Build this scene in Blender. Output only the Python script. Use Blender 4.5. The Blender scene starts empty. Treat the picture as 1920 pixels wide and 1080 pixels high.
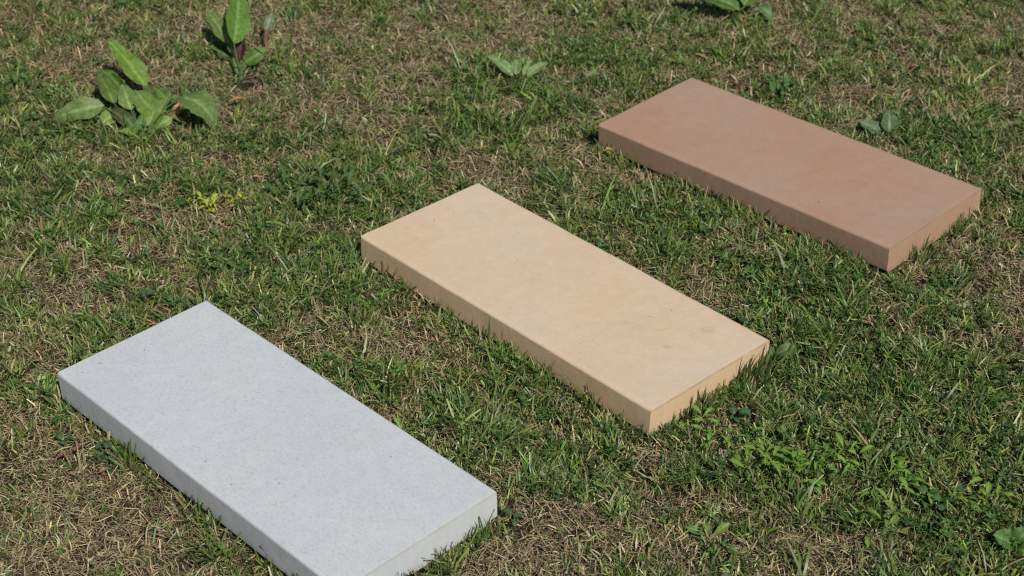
import bpy, math, random
import numpy as np
from mathutils import Vector, Matrix, noise as mnoise

R = math.radians
sc = bpy.context.scene
col = sc.collection
rng = np.random.default_rng(11)
random.seed(5)

# ------------------------------------------------------------------ camera
CAM_H = 1.818                     # metres above the soil
PITCH = 32.805                    # degrees below the horizon
FPX = 3287.0                      # focal length in pixels of a 1920 wide picture
cam_d = bpy.data.cameras.new('camera')
cam = bpy.data.objects.new('camera', cam_d)
col.objects.link(cam)
cam.location = (0, 0, CAM_H)
cam.rotation_euler = (R(90 - PITCH), 0, 0)
cam_d.sensor_width = 36.0
cam_d.lens = 36.0 * FPX / 1920.0
cam_d.clip_start = 0.05
cam_d.clip_end = 2000
cam_d.dof.use_dof = True
cam_d.dof.focus_distance = 2.95
cam_d.dof.aperture_fstop = 6.3
sc.camera = cam

# ------------------------------------------------------------------ sky, sun, exposure
SUN_EL, SUN_AZ = 47.0, -64.0      # azimuth counted from +X towards +Y
s_dir = Vector((math.cos(R(SUN_EL)) * math.cos(R(SUN_AZ)), math.cos(R(SUN_EL)) * math.sin(R(SUN_AZ)), math.sin(R(SUN_EL))))
world = bpy.data.worlds.new('World')
sc.world = world
world.use_nodes = True
wn = world.node_tree.nodes
bg = wn['Background']
sky = wn.new('ShaderNodeTexSky')
sky.sky_type = 'NISHITA'
sky.sun_disc = False
sky.sun_elevation = R(SUN_EL)
sky.sun_rotation = math.atan2(s_dir.x, s_dir.y)
world.node_tree.links.new(sky.outputs[0], bg.inputs[0])
bg.inputs[1].default_value = 0.052
sun_d = bpy.data.lights.new('sun', 'SUN')
sun_d.energy = 3.9
sun_d.angle = R(0.55)
sun_d.color = (1.0, 0.95, 0.87)
sun = bpy.data.objects.new('sun', sun_d)
col.objects.link(sun)
sun.location = (4, -4, 6)
sun.rotation_euler = s_dir.to_track_quat('Z', 'Y').to_euler()
vs = sc.view_settings
vs.view_transform = 'Standard'
vs.look = 'None'
vs.exposure = 0.0
vs.gamma = 1.0
vs.use_curve_mapping = False
sc.cycles.use_denoising = False
sc.cycles.filter_width = 1.2
sc.cycles.max_bounces = 8

# ------------------------------------------------------------------ helpers
def tag(o, label=None, cat=None, group=None, kind=None):
    for k, v in (('label', label), ('category', cat), ('group', group), ('kind', kind)):
        if v: o[k] = v
    return o

def empty(name, loc):
    o = bpy.data.objects.new(name, None)
    o.empty_display_size = 0.03
    o.location = loc
    col.objects.link(o)
    return o

def at(px, py, z=0.0):
    """the point of the horizontal plane z that a given place of the lawn survey falls on"""
    p = R(PITCH)
    f = Vector((0, math.cos(p), -math.sin(p)))
    u = Vector((0, math.sin(p), math.cos(p)))
    d = f * FPX + Vector((1, 0, 0)) * (px - 960) - u * (py - 540)
    return Vector((0, 0, CAM_H)) + d * ((z - CAM_H) / d.z)

def mesh_np(name, verts, faces_idx, loop_start, colors=None, smooth=True):
    """mesh from numpy arrays: faces_idx flat loop indices, loop_start the first loop of every face"""
    me = bpy.data.meshes.new(name)
    me.vertices.add(len(verts))
    me.vertices.foreach_set('co', np.ascontiguousarray(verts, dtype=np.float32).ravel())
    me.loops.add(len(faces_idx))
    me.loops.foreach_set('vertex_index', np.ascontiguousarray(faces_idx, dtype=np.int32))
    me.polygons.add(len(loop_start))
    me.polygons.foreach_set('loop_start', np.ascontiguousarray(loop_start, dtype=np.int32))
    if smooth:
        me.polygons.foreach_set('use_smooth', np.ones(len(loop_start), dtype=bool))
    me.update(calc_edges=True)
    if colors is not None:
        a = me.color_attributes.new('Col', 'FLOAT_COLOR', 'POINT')
        c4 = np.ones((len(verts), 4), dtype=np.float32)
        c4[:, :3] = colors
        a.data.foreach_set('color', c4.ravel())
    return me

def fbm(x, y, scale, seed, octaves=3):
    r = np.random.default_rng(seed)
    out = np.zeros_like(x); amp = 1.0; tot = 0
    for o in range(octaves):
        g = r.random((64, 64))
        u = x / scale + 31.7 * o + 500; v = y / scale + 17.3 * o + 500
        i = np.floor(u).astype(int); j = np.floor(v).astype(int)
        fu = u - i; fv = v - j
        fu = fu * fu * (3 - 2 * fu); fv = fv * fv * (3 - 2 * fv)
        i0, i1, j0, j1 = i % 64, (i + 1) % 64, j % 64, (j + 1) % 64
        out += amp * (g[i0, j0] * (1 - fu) * (1 - fv) + g[i1, j0] * fu * (1 - fv) + g[i0, j1] * (1 - fu) * fv + g[i1, j1] * fu * fv)
        tot += amp; amp *= 0.5; scale *= 0.5
    return out / tot

# ------------------------------------------------------------------ slab survey: centre of the top face, yaw, slopes
SL, SW, ST = 0.7609, 0.3150, 0.0591
ZOFF = 0.068
SLABS = {
    'white': ((-0.4018, 2.2793, 0.0085 + ZOFF), -45.89, 0.206, 0.997),
    'buff': ((0.0831, 2.7444, -0.0117 + ZOFF), -46.125, -0.919, -0.912),
    'pink': ((0.5637, 3.2248, 0.0033 + ZOFF), -45.587, 1.489, 1.182),
}
def slab_matrix(k):
    (x, y, z), yaw, tl, tw = SLABS[k]
    return Matrix.Translation((x, y, z)) @ Matrix.Rotation(R(yaw), 4, 'Z') @ Matrix.Rotation(-R(tl), 4, 'Y') @ Matrix.Rotation(R(tw), 4, 'X')

PIT = at(462, 158)                # hollow at the foot of the tall dock, sunk to make a shadow patch
def soil_z(x, y):
    z = (fbm(x, y, 0.55, 3, 3) - 0.5) * 0.022 + (fbm(x, y, 0.085, 4, 3) - 0.5) * 0.022
    z = z - 0.05 * np.exp(-((x - PIT.x) ** 2 + (y - PIT.y) ** 2) / 0.026 ** 2)
    wsum = np.full_like(x, 0.12); zs = z * 0.12
    for k in SLABS:
        M = np.array(slab_matrix(k).inverted())
        lx = M[0, 0] * x + M[0, 1] * y + M[0, 3]; ly = M[1, 0] * x + M[1, 1] * y + M[1, 3]
        dx = np.maximum(np.abs(lx) - SL / 2, 0); dy = np.maximum(np.abs(ly) - SW / 2, 0)
        w = np.exp(-(dx * dx + dy * dy) / 0.11 ** 2)
        m = np.array(slab_matrix(k))
        cx, cy = np.clip(lx, -SL / 2, SL / 2), np.clip(ly, -SW / 2, SW / 2)
        plane = m[2, 0] * cx + m[2, 1] * cy - ST + m[2, 3]
        zs += w * 3 * (plane - 0.007 + (z * 0.35 if True else 0)); wsum += w * 3
    return zs / wsum

def soil1(x, y):
    return float(soil_z(np.array([x]), np.array([y]))[0])

def ground(px, py):
    p = at(px, py, 0.0)
    for _ in range(3):
        p = at(px, py, soil1(p.x, p.y))
    return p

# ------------------------------------------------------------------ materials
def new_mat(name):
    m = bpy.data.materials.new(name); m.use_nodes = True
    nt = m.node_tree
    return m, nt, nt.nodes['Principled BSDF'], nt.nodes['Material Output']

def ramp(nt, src, stops):
    r = nt.nodes.new('ShaderNodeValToRGB')
    while len(r.color_ramp.elements) < len(stops): r.color_ramp.elements.new(0.5)
    for e, (p, c) in zip(r.color_ramp.elements, stops):
        e.position = p; e.color = c if len(c) == 4 else (*c, 1)
    nt.links.new(src, r.inputs[0])
    return r.outputs[0]

def noise(nt, vec, scale, detail=4, rough=0.55, dist=0.0):
    n = nt.nodes.new('ShaderNodeTexNoise')
    n.inputs['Scale'].default_value = scale; n.inputs['Detail'].default_value = detail
    n.inputs['Roughness'].default_value = rough; n.inputs['Distortion'].default_value = dist
    if vec is not None: nt.links.new(vec, n.inputs['Vector'])
    return n.outputs['Fac']

def mixc(nt, fac, a, b, mode='MIX'):
    m = nt.nodes.new('ShaderNodeMix'); m.data_type = 'RGBA'; m.blend_type = mode
    for s, i in ((fac, 0), (a, 6), (b, 7)):
        if hasattr(s, 'is_output'): nt.links.new(s, m.inputs[i])
        elif i == 0: m.inputs[0].default_value = s
        else: m.inputs[i].default_value = (*s, 1)
    return m.outputs[2]

def math_n(nt, op, a, b=None, c=None, clamp=False):
    m = nt.nodes.new('ShaderNodeMath'); m.operation = op; m.use_clamp = clamp
    for i, s in enumerate((a, b, c)):
        if s is None: continue
        if hasattr(s, 'is_output'): nt.links.new(s, m.inputs[i])
        else: m.inputs[i].default_value = s
    return m.outputs[0]

def foliage_mat(name, rough, trans, trans_gain=1.3, spec=0.35, mottled=0.0):
    m, nt, b, out = new_mat(name)
    at_ = nt.nodes.new('ShaderNodeAttribute'); at_.attribute_name = 'Col'
    c = at_.outputs['Color']
    if mottled:
        tc = nt.nodes.new('ShaderNodeTexCoord')
        n = noise(nt, tc.outputs['Object'], 90, 4, 0.6)
        c = mixc(nt, mottled, c, ramp(nt, n, [(0.3, (0.45, 0.5, 0.4)), (0.7, (1.25, 1.2, 1.15))]), 'MULTIPLY')
        bp = nt.nodes.new('ShaderNodeBump'); bp.inputs['Strength'].default_value = 0.35; bp.inputs['Distance'].default_value = 0.002
        nt.links.new(noise(nt, tc.outputs['Object'], 160, 2), bp.inputs['Height']); nt.links.new(bp.outputs[0], b.inputs['Normal'])
    nt.links.new(c, b.inputs['Base Color'])
    b.inputs['Roughness'].default_value = rough
    b.inputs['Specular IOR Level'].default_value = spec
    if trans:
        t = nt.nodes.new('ShaderNodeBsdfTranslucent')
        nt.links.new(mixc(nt, 1.0, c, (trans_gain, trans_gain * 1.1, trans_gain * 0.6), 'MULTIPLY'), t.inputs[0])
        mx = nt.nodes.new('ShaderNodeMixShader'); mx.inputs[0].default_value = trans
        nt.links.new(b.outputs[0], mx.inputs[1]); nt.links.new(t.outputs[0], mx.inputs[2])
        nt.links.new(mx.outputs[0], out.inputs[0])
    return m

M_GRASS = foliage_mat('grass_blade', 0.42, 0.07, 1.3, 0.4)
M_STRAW = foliage_mat('dry_straw', 0.7, 0.12, 1.0, 0.25)
M_LEAF = foliage_mat('weed_leaf', 0.5, 0.18, 1.4, 0.3, 0.8)
M_STALK = foliage_mat('weed_stalk', 0.5, 0.0)

def soil_mat():
    m, nt, b, out = new_mat('soil_under_lawn')
    tc = nt.nodes.new('ShaderNodeTexCoord'); v = tc.outputs['Object']
    n1 = noise(nt, v, 60, 8, 0.7); n2 = noise(nt, v, 2.2, 5, 0.6); n3 = noise(nt, v, 400, 3, 0.6)
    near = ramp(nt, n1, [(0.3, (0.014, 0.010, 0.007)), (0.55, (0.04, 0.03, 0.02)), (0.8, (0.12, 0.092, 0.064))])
    grassy = ramp(nt, n3, [(0.3, (0.03, 0.045, 0.015)), (0.55, (0.08, 0.10, 0.035)), (0.75, (0.19, 0.17, 0.09))])
    # far from the mown plot the sheet carries the lawn's own mean colour
    sp = nt.nodes.new('ShaderNodeVectorMath'); sp.operation = 'DISTANCE'
    nt.links.new(v, sp.inputs[0]); sp.inputs[1].default_value = (0, 3, 0)
    far = math_n(nt, 'MULTIPLY_ADD', sp.outputs['Value'], 0.5, -1.6, True)
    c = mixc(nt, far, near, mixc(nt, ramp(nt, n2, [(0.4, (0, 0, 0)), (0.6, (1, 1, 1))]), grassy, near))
    nt.links.new(c, b.inputs['Base Color'])
    b.inputs['Roughness'].default_value = 0.95; b.inputs['Specular IOR Level'].default_value = 0.1
    bp = nt.nodes.new('ShaderNodeBump'); bp.inputs['Strength'].default_value = 0.9; bp.inputs['Distance'].default_value = 0.006
    nt.links.new(n1, bp.inputs['Height']); nt.links.new(bp.outputs[0], b.inputs['Normal'])
    return m

def slab_mat(name, lo, mid, hi, stain, kind, side, seamc, marks=()):
    m, nt, b, out = new_mat(name)
    tc = nt.nodes.new('ShaderNodeTexCoord'); v = tc.outputs['Object']
    big = noise(nt, v, 4.5, 4, 0.55, 0.6)
    c = ramp(nt, big, [(0.28, lo), (0.5, mid), (0.72, hi)])
    # cement bloom: broad pale cast streaks along the slab
    mp = nt.nodes.new('ShaderNodeMapping'); mp.inputs['Scale'].default_value = (3, 14, 14); nt.links.new(v, mp.inputs[0])
    st = noise(nt, mp.outputs[0], 1.6, 5, 0.6, 0.3)
    c = mixc(nt, math_n(nt, 'MULTIPLY', ramp(nt, st, [(0.48, (0, 0, 0)), (0.75, (1, 1, 1))]), 0.35), c, stain)
    # fine grain
    g = noise(nt, v, 260, 4, 0.75)
    c = mixc(nt, 0.34 if kind == 'white' else 0.28, c, ramp(nt, g, [(0.3, (0.72, 0.72, 0.72)), (0.7, (1.18, 1.18, 1.18))]), 'MULTIPLY')
    if kind == 'white':   # short grey flecks
        mp2 = nt.nodes.new('ShaderNodeMapping'); mp2.inputs['Scale'].default_value = (70, 150, 110); mp2.inputs['Rotation'].default_value = (0, 0, R(46)); nt.links.new(v, mp2.inputs[0])
        fl = noise(nt, mp2.outputs[0], 1.5, 3, 0.6)
        c = mixc(nt, math_n(nt, 'MULTIPLY', ramp(nt, fl, [(0.54, (0, 0, 0)), (0.66, (1, 1, 1))]), 0.42), c, (0.38, 0.40, 0.42))
    # pits and specks of grit
    vo = nt.nodes.new('ShaderNodeTexVoronoi'); vo.inputs['Scale'].default_value = 55; nt.links.new(v, vo.inputs['Vector'])
    sel = nt.nodes.new('ShaderNodeSeparateColor'); nt.links.new(vo.outputs['Color'], sel.inputs[0])
    rad = math_n(nt, 'MULTIPLY', math_n(nt, 'POWER', sel.outputs[0], 9.0), 0.10)
    pit = math_n(nt, 'LESS_THAN', vo.outputs['Distance'], rad)
    c = mixc(nt, math_n(nt, 'MULTIPLY', pit, 0.7), c, tuple(x * 0.35 for x in lo))
    vo2 = nt.nodes.new('ShaderNodeTexVoronoi'); vo2.inputs['Scale'].default_value = 170; nt.links.new(v, vo2.inputs['Vector'])
    sel2 = nt.nodes.new('ShaderNodeSeparateColor'); nt.links.new(vo2.outputs['Color'], sel2.inputs[0])
    pore = math_n(nt, 'LESS_THAN', vo2.outputs['Distance'], math_n(nt, 'MULTIPLY', math_n(nt, 'POWER', sel2.outputs[1], 7.0), 0.17))
    c = mixc(nt, math_n(nt, 'MULTIPLY', pore, 0.35), c, tuple(x * 0.4 for x in lo))
    mott = noise(nt, v, 38, 5, 0.7, 0.4)
    c = mixc(nt, 0.35, c, ramp(nt, mott, [(0.32, (0.86, 0.86, 0.87)), (0.68, (1.1, 1.1, 1.09))]), 'MULTIPLY')
    # smudges of earth
    sm = noise(nt, v, 9, 3, 0.5, 1.2)
    c = mixc(nt, math_n(nt, 'MULTIPLY', ramp(nt, sm, [(0.66, (0, 0, 0)), (0.76, (1, 1, 1))]), 0.25 if kind != 'white' else 0.12), c, tuple(x * 0.75 for x in lo))
    # single marks surveyed on this slab: (x, y, half length, half width, turn, strength, colour)
    for (mx_, my_, a_, b_, rot_, k_, mc_) in marks:
        mp3 = nt.nodes.new('ShaderNodeMapping'); mp3.vector_type = 'TEXTURE'
        mp3.inputs['Location'].default_value = (mx_, my_, 0); mp3.inputs['Rotation'].default_value = (0, 0, R(rot_)); mp3.inputs['Scale'].default_value = (a_, b_, 0.004)
        nt.links.new(v, mp3.inputs[0])
        ln = nt.nodes.new('ShaderNodeVectorMath'); ln.operation = 'LENGTH'; nt.links.new(mp3.outputs[0], ln.inputs[0])
        d_ = math_n(nt, 'ADD', ln.outputs['Value'], math_n(nt, 'MULTIPLY_ADD', noise(nt, v, 130, 4, 0.7), 1.6, -0.8))
        c = mixc(nt, math_n(nt, 'MULTIPLY', ramp(nt, d_, [(0.25, (1, 1, 1)), (1.0, (0, 0, 0))]), k_), c, mc_)
    # the sides took their colour from the mould: purer pigment than the bloomed top face
    geo = nt.nodes.new('ShaderNodeSeparateXYZ'); nt.links.new(v, geo.inputs[0])
    sidef = ramp(nt, math_n(nt, 'MULTIPLY', geo.outputs[2], -1.0), [(0.0045, (0, 0, 0)), (0.0075, (1, 1, 1))])
    streak = nt.nodes.new('ShaderNodeMapping'); streak.inputs['Scale'].default_value = (60, 60, 6); nt.links.new(v, streak.inputs[0])
    sc_ = mixc(nt, 0.28, side, ramp(nt, noise(nt, streak.outputs[0], 1.3, 4, 0.6), [(0.3, (0.82, 0.82, 0.82)), (0.7, (1.15, 1.15, 1.15))]), 'MULTIPLY')
    c = mixc(nt, math_n(nt, 'MULTIPLY', sidef, 0.8), c, sc_)
    # mould seam along the top of the short end
    seam = math_n(nt, 'MULTIPLY', math_n(nt, 'GREATER_THAN', geo.outputs[0], SL / 2 - 0.004),
                  ramp(nt, math_n(nt, 'ABSOLUTE', math_n(nt, 'ADD', geo.outputs[2], 0.0045)), [(0.0005, (1, 1, 1)), (0.0018, (0, 0, 0))]))
    seam = math_n(nt, 'MULTIPLY', seam, ramp(nt, noise(nt, v, 18, 3), [(0.35, (0.1, 0.1, 0.1)), (0.6, (1, 1, 1))]))
    c = mixc(nt, math_n(nt, 'MULTIPLY', seam, 0.75), c, seamc)
    # darker tint on the lower part of the sides, with a ragged edge
    sep = nt.nodes.new('ShaderNodeSeparateXYZ'); nt.links.new(v, sep.inputs[0])
    low = math_n(nt, 'ADD', math_n(nt, 'MULTIPLY', sep.outputs[2], -28.0), math_n(nt, 'MULTIPLY_ADD', noise(nt, v, 26, 4, 0.65), 1.6, -1.95), clamp=True)
    c = mixc(nt, math_n(nt, 'MULTIPLY', low, 0.55), c, (0.33, 0.27, 0.19) if kind == 'white' else tuple(x * 0.8 for x in lo))
    nt.links.new(c, b.inputs['Base Color'])
    b.inputs['Roughness'].default_value = 0.72
    b.inputs['Specular IOR Level'].default_value = 0.3
    h = math_n(nt, 'SUBTRACT', math_n(nt, 'MULTIPLY', g, 0.3), pit)
    bp = nt.nodes.new('ShaderNodeBump'); bp.inputs['Strength'].default_value = 0.16; bp.inputs['Distance'].default_value = 0.0008
    nt.links.new(h, bp.inputs['Height'])
    bp2 = nt.nodes.new('ShaderNodeBump'); bp2.inputs['Strength'].default_value = 0.25; bp2.inputs['Distance'].default_value = 0.006
    nt.links.new(noise(nt, v, 14, 3), bp2.inputs['Height']); nt.links.new(bp.outputs[0], bp2.inputs['Normal'])
    nt.links.new(bp2.outputs[0], b.inputs['Normal'])
    return m

# ------------------------------------------------------------------ ground sheet
def axis(lo, hi, step, far):
    a = list(np.arange(lo, hi + 1e-6, step)); s = step; x = a[-1]
    while x < far: s *= 1.35; x += s; a.append(x)
    s = step; x = a[0]; pre = []
    while x > -far: s *= 1.35; x -= s; pre.append(x)
    return np.array(pre[::-1] + a)
gx, gy = axis(-1.9, 1.9, 0.02, 600), axis(1.2, 4.8, 0.02, 600)
GX, GY = np.meshgrid(gx, gy, indexing='ij')
dcen = np.hypot(GX, GY - 3)
GZ = soil_z(GX, GY) * np.clip(1.6 - dcen / 6, 0, 1)
nx, ny = len(gx), len(gy)
I = np.arange(nx * ny).reshape(nx, ny)
q = np.stack([I[:-1, :-1], I[1:, :-1], I[1:, 1:], I[:-1, 1:]], -1).reshape(-1, 4)
me = mesh_np('ground', np.stack([GX, GY, GZ], -1).reshape(-1, 3), q.ravel(), np.arange(len(q)) * 4)
go = bpy.data.objects.new('ground', me); col.objects.link(go); me.materials.append(soil_mat())
tag(go, 'dry brown soil under the mown lawn', 'ground', kind='structure')

# ------------------------------------------------------------------ slabs
def rounded_box(name, L, W, T, rad, seed):
    rad = np.array(rad); rleft = 0.003
    def ax(h, r0, r1):
        e = np.array([0, 0.12, 0.3, 0.55, 0.8, 1.0, 1.25, 1.9])
        a, b = -h + e * r0, (h - e * r1)[::-1]
        inner = np.linspace(a[-1], b[0], max(3, int(2 * h / 0.02)))[1:-1]
        return np.concatenate([a, inner, b])
    hx, hy, hz = L / 2, W / 2, T / 2
    A = [ax(hx, rleft, rad[0]), ax(hy, rad[1], rad[1]), ax(hz, rad[2], rad[2])]
    H = np.array([hx, hy, hz])
    V, F, n = [], [], 0
    for d in range(3):
        for s in (-1, 1):
            u, v = [k for k in range(3) if k != d]
            U, Vv = np.meshgrid(A[u], A[v], indexing='ij')
            P = np.zeros(U.shape + (3,)); P[..., d] = s * H[d]; P[..., u] = U; P[..., v] = Vv
            rr = np.broadcast_to(rad, P.shape).copy(); rr[..., 0] = np.where(P[..., 0] < 0, rleft, rad[0])
            Q = np.clip(P, -(H - rr), H - rr); D = (P - Q) / rr
            ln = np.linalg.norm(D, axis=-1, keepdims=True)
            P = Q + D / np.maximum(ln, 1e-9) * rr
            V.append(P.reshape(-1, 3))
            idx = np.arange(U.size).reshape(U.shape) + n; n += U.size
            f = np.stack([idx[:-1, :-1], idx[1:, :-1], idx[1:, 1:], idx[:-1, 1:]], -1).reshape(-1, 4)
            flip = (s > 0) ^ (d == 1)
            F.append(f if flip else f[:, ::-1])
    V = np.concatenate(V); F = np.concatenate(F)
    key = np.round(V, 6); uq, inv = np.unique(key, axis=0, return_inverse=True)
    inv = inv.ravel()
    for i, p in enumerate(uq):     # hand-cast: faces a little wavy, arrises a little worn
        pv = Vector(p)
        d = mnoise.noise_vector(pv * 6 + Vector((seed * 9.1, 0, 0))) * 0.0012 + mnoise.noise_vector(pv * 45 + Vector((0, seed * 5.3, 0))) * 0.00045
        uq[i] = p + np.array(d)
    uq[:, 2] -= T / 2
    F = inv[F]
    return mesh_np(name, uq, F.ravel(), np.arange(len(F)) * 4)

def on_slab(k, px, py):
    """local x, y on the top face of a slab"""
    M = slab_matrix(k); z = M.translation.z
    for _ in range(4):
        p = M.inverted() @ at(px, py, z)
        z = (M @ Vector((p.x, p.y, 0))).z
    return p.x, p.y
BROWN, DARK = (.50, .345, .22), (.09, .07, .05)
marks_w = [(*on_slab('white', 188, 681), .006, .0014, 40, .8, DARK), (*on_slab('white', 154, 698), .002, .002, 0, .8, DARK), (*on_slab('white', 434, 908), .0025, .0025, 0, .9, DARK),
           (*on_slab('white', 710, 812), .03, .016, 10, .18, (.52, .51, .44)), (*on_slab('white', 655, 835), .04, .02, 30, .15, (.52, .51, .44)), (*on_slab('white', 760, 1030), .05, .015, -10, .18, (.53, .52, .45))]
marks_b = [(*on_slab('buff', 1325, 620), .022, .014, 40, .5, BROWN), (*on_slab('buff', 1250, 650), .012, .006, 60, .6, BROWN), (*on_slab('buff', 1240, 618), .03, .0025, 66, .45, BROWN),
           (*on_slab('buff', 1300, 582), .05, .0012, 60, .45, BROWN), (*on_slab('buff', 900, 398), .02, .004, 20, .35, BROWN), (*on_slab('buff', 1218, 593), .002, .002, 0, .8, DARK),
           (*on_slab('buff', 1148, 610), .003, .0015, 0, .7, DARK), (*on_slab('buff', 1300, 625), .0015, .0015, 0, .8, DARK), (*on_slab('buff', 850, 398), .0018, .0018, 0, .8, DARK)]
marks_p = [(*on_slab('pink', 1535, 379), .003, .0022, 0, .95, DARK), (*on_slab('pink', 1480, 205), .09, .05, 10, .35, (.47, .27, .19)), (*on_slab('pink', 1400, 230), .08, .03, 40, .25, (.46, .265, .185)),
           (*on_slab('pink', 1560, 325), .04, .004, 70, .3, (.40, .24, .17)), (*on_slab('pink', 1745, 410), .06, .015, 88, .35, (.36, .25, .20)), (*on_slab('pink', 1720, 318), .012, .002, 60, .4, (.42, .20, .12))]
slab_spec = {
    'white': ('white_slab', 'pale grey-white cast concrete slab with flecked surface lying on the grass', 0.0055,
              slab_mat('white_concrete', (0.535, 0.565, 0.595), (0.565, 0.592, 0.62), (0.58, 0.605, 0.63), (0.55, 0.575, 0.59), 'white', (.55, .58, .585), (.50, .46, .33), marks_w)),
    'buff': ('buff_slab', 'sandy buff concrete slab between the white slab and the pink slab', 0.010,
             slab_mat('buff_concrete', (0.645, 0.485, 0.33), (0.645, 0.505, 0.365), (0.64, 0.515, 0.395), (0.65, 0.485, 0.325), 'buff', (.66, .46, .275), (.44, .27, .15), marks_b)),
    'pink': ('pink_slab', 'dusty terracotta pink concrete slab with blotchy tint lying on the grass', 0.0095,
             slab_mat('pink_concrete', (0.41, 0.248, 0.17), (0.42, 0.272, 0.194), (0.415, 0.285, 0.217), (0.43, 0.295, 0.205), 'pink', (.42, .27, .175), (.30, .22, .16), marks_p)),
}
for n, (k, (nm, lab, r, mat)) in enumerate(slab_spec.items()):
    me = rounded_box(nm, SL, SW, ST, (0.0003, r, min(r, 0.006)), n + 1)
    me.materials.append(mat)
    o = bpy.data.objects.new(nm, me); col.objects.link(o)
    o.matrix_world = slab_matrix(k)
    tag(o, lab, 'concrete slab', 'concrete slabs laid out side by side on the lawn')

# ------------------------------------------------------------------ lawn
SPOTS = [  # survey of the lawn: place, radius in metres, + greener / - drier
    (620, 170, .26, -.46), (330, 300, .18, -.2), (50, 560, .16, -.55), (80, 970, .22, -.8), (250, 1060, .16, -.55), (700, 640, .12, -.35),
    (1000, 1070, .14, -.4), (1530, 1010, .10, -.6), (1890, 570, .16, -.5), (1330, 70, .14, -.25), (1860, 90, .2, -.35), (900, 30, .25, -.35),
    (1600, 60, .2, -.1), (470, 20, .25, -.35), (330, 130, .2, -.2), (100, 60, .18, -.2), (1200, 330, .1, -.2), (950, 330, .1, -.3), (1130, 200, .12, -.1),
    (600, 380, .13, .45), (1650, 760, .30, .35), (1830, 930, .22, .4), (1420, 850, .14, .4), (560, 490, .16, .3), (50, 200, .14, .35),
    (1720, 480, .16, .25), (880, 780, .16, .2), (1290, 430, .14, .25), (1130, 820, .14, .3), (1500, 620, .15, .3), (1100, 100, .22, .2), (1750, 300, .2, .15),
    (240, 850, .10, .25), (255, 262, .07, .45), (160, 240, .07, .4), (700, 60, .12, .05), (220, 420, .2, .05), (800, 250, .2, .1),
]
SP = []
for px, py, r, s in SPOTS:
    p = at(px, py); SP.append((p.x, p.y, r, s))
def green_map(x, y):
    g = 0.60 + (fbm(x, y, 0.22, 21, 3) - 0.5) * 0.8 + (fbm(x, y, 0.055, 22, 3) - 0.5) * 1.9
    for cx, cy, r, s in SP:
        g = g + 0.85 * s * np.exp(-((x - cx) ** 2 + ((y - cy) / 1.25) ** 2) / r ** 2)
    return np.clip(g, 0, 1)

def scatter(dens_in, dens_mid, dens_out):
    """points over the plot: dense where the picture looks, thinner around it"""
    out = []
    for (x0, x1, y0, y1), zone, d in (((-2.0, 2.0, 1.45, 4.85), 0, dens_in), ((-2.0, 2.0, 1.45, 4.85), 1, dens_mid), ((-4.5, 4.5, 0.2, 8.0), 2, dens_out)):
        n = int((x1 - x0) * (y1 - y0) * d)
        x = rng.uniform(x0, x1, n); y = rng.uniform(y0, y1, n)
        hw = 0.30 * np.hypot(y, 1.75)
        core = (np.abs(x) < hw + 0.06) & (y > 1.80) & (y < 4.35)
        box = (x > -2) & (x < 2) & (y > 1.45) & (y < 4.85)
        k = core if zone == 0 else (box & ~core) if zone == 1 else ~box
        out.append(np.stack([x[k], y[k]], -1))
    return np.concatenate(out)

INV = {k: np.array(slab_matrix(k).inverted()) for k in SLABS}
FWD = {k: np.array(slab_matrix(k)) for k in SLABS}
def outside_slabs(P, margin=0.002):
    ok = np.ones(len(P), bool)
    for k in SLABS:
        M = INV[k]
        lx = M[0, 0] * P[:, 0] + M[0, 1] * P[:, 1] + M[0, 3]; ly = M[1, 0] * P[:, 0] + M[1, 1] * P[:, 1] + M[1, 3]
        ok &= ~((np.abs(lx) < SL / 2 + margin) & (np.abs(ly) < SW / 2 + margin))
    return ok
def press_out(V):
    """blades press against the slab sides instead of passing through them"""
    for k in SLABS:
        M = INV[k]; l = V @ M[:3, :3].T + M[:3, 3]
        ins = (np.abs(l[..., 0]) < SL / 2 + 0.001) & (np.abs(l[..., 1]) < SW / 2 + 0.001) & (l[..., 2] < 0.002)
        dx = SL / 2 - np.abs(l[..., 0]); dy = SW / 2 - np.abs(l[..., 1])
        mx = ins & (dx < dy); my = ins & ~(dx < dy)
        mrg = 0.0012 + 0.003 * rng.random(l.shape[:-1])
        l[..., 0] = np.where(mx, np.sign(l[..., 0]) * (SL / 2 + mrg), l[..., 0])
        l[..., 1] = np.where(my, np.sign(l[..., 1]) * (SW / 2 + mrg), l[..., 1])
        W = l @ FWD[k][:3, :3].T + FWD[k][:3, 3]
        V = np.where(ins[..., None], W, V)
    return V

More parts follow.
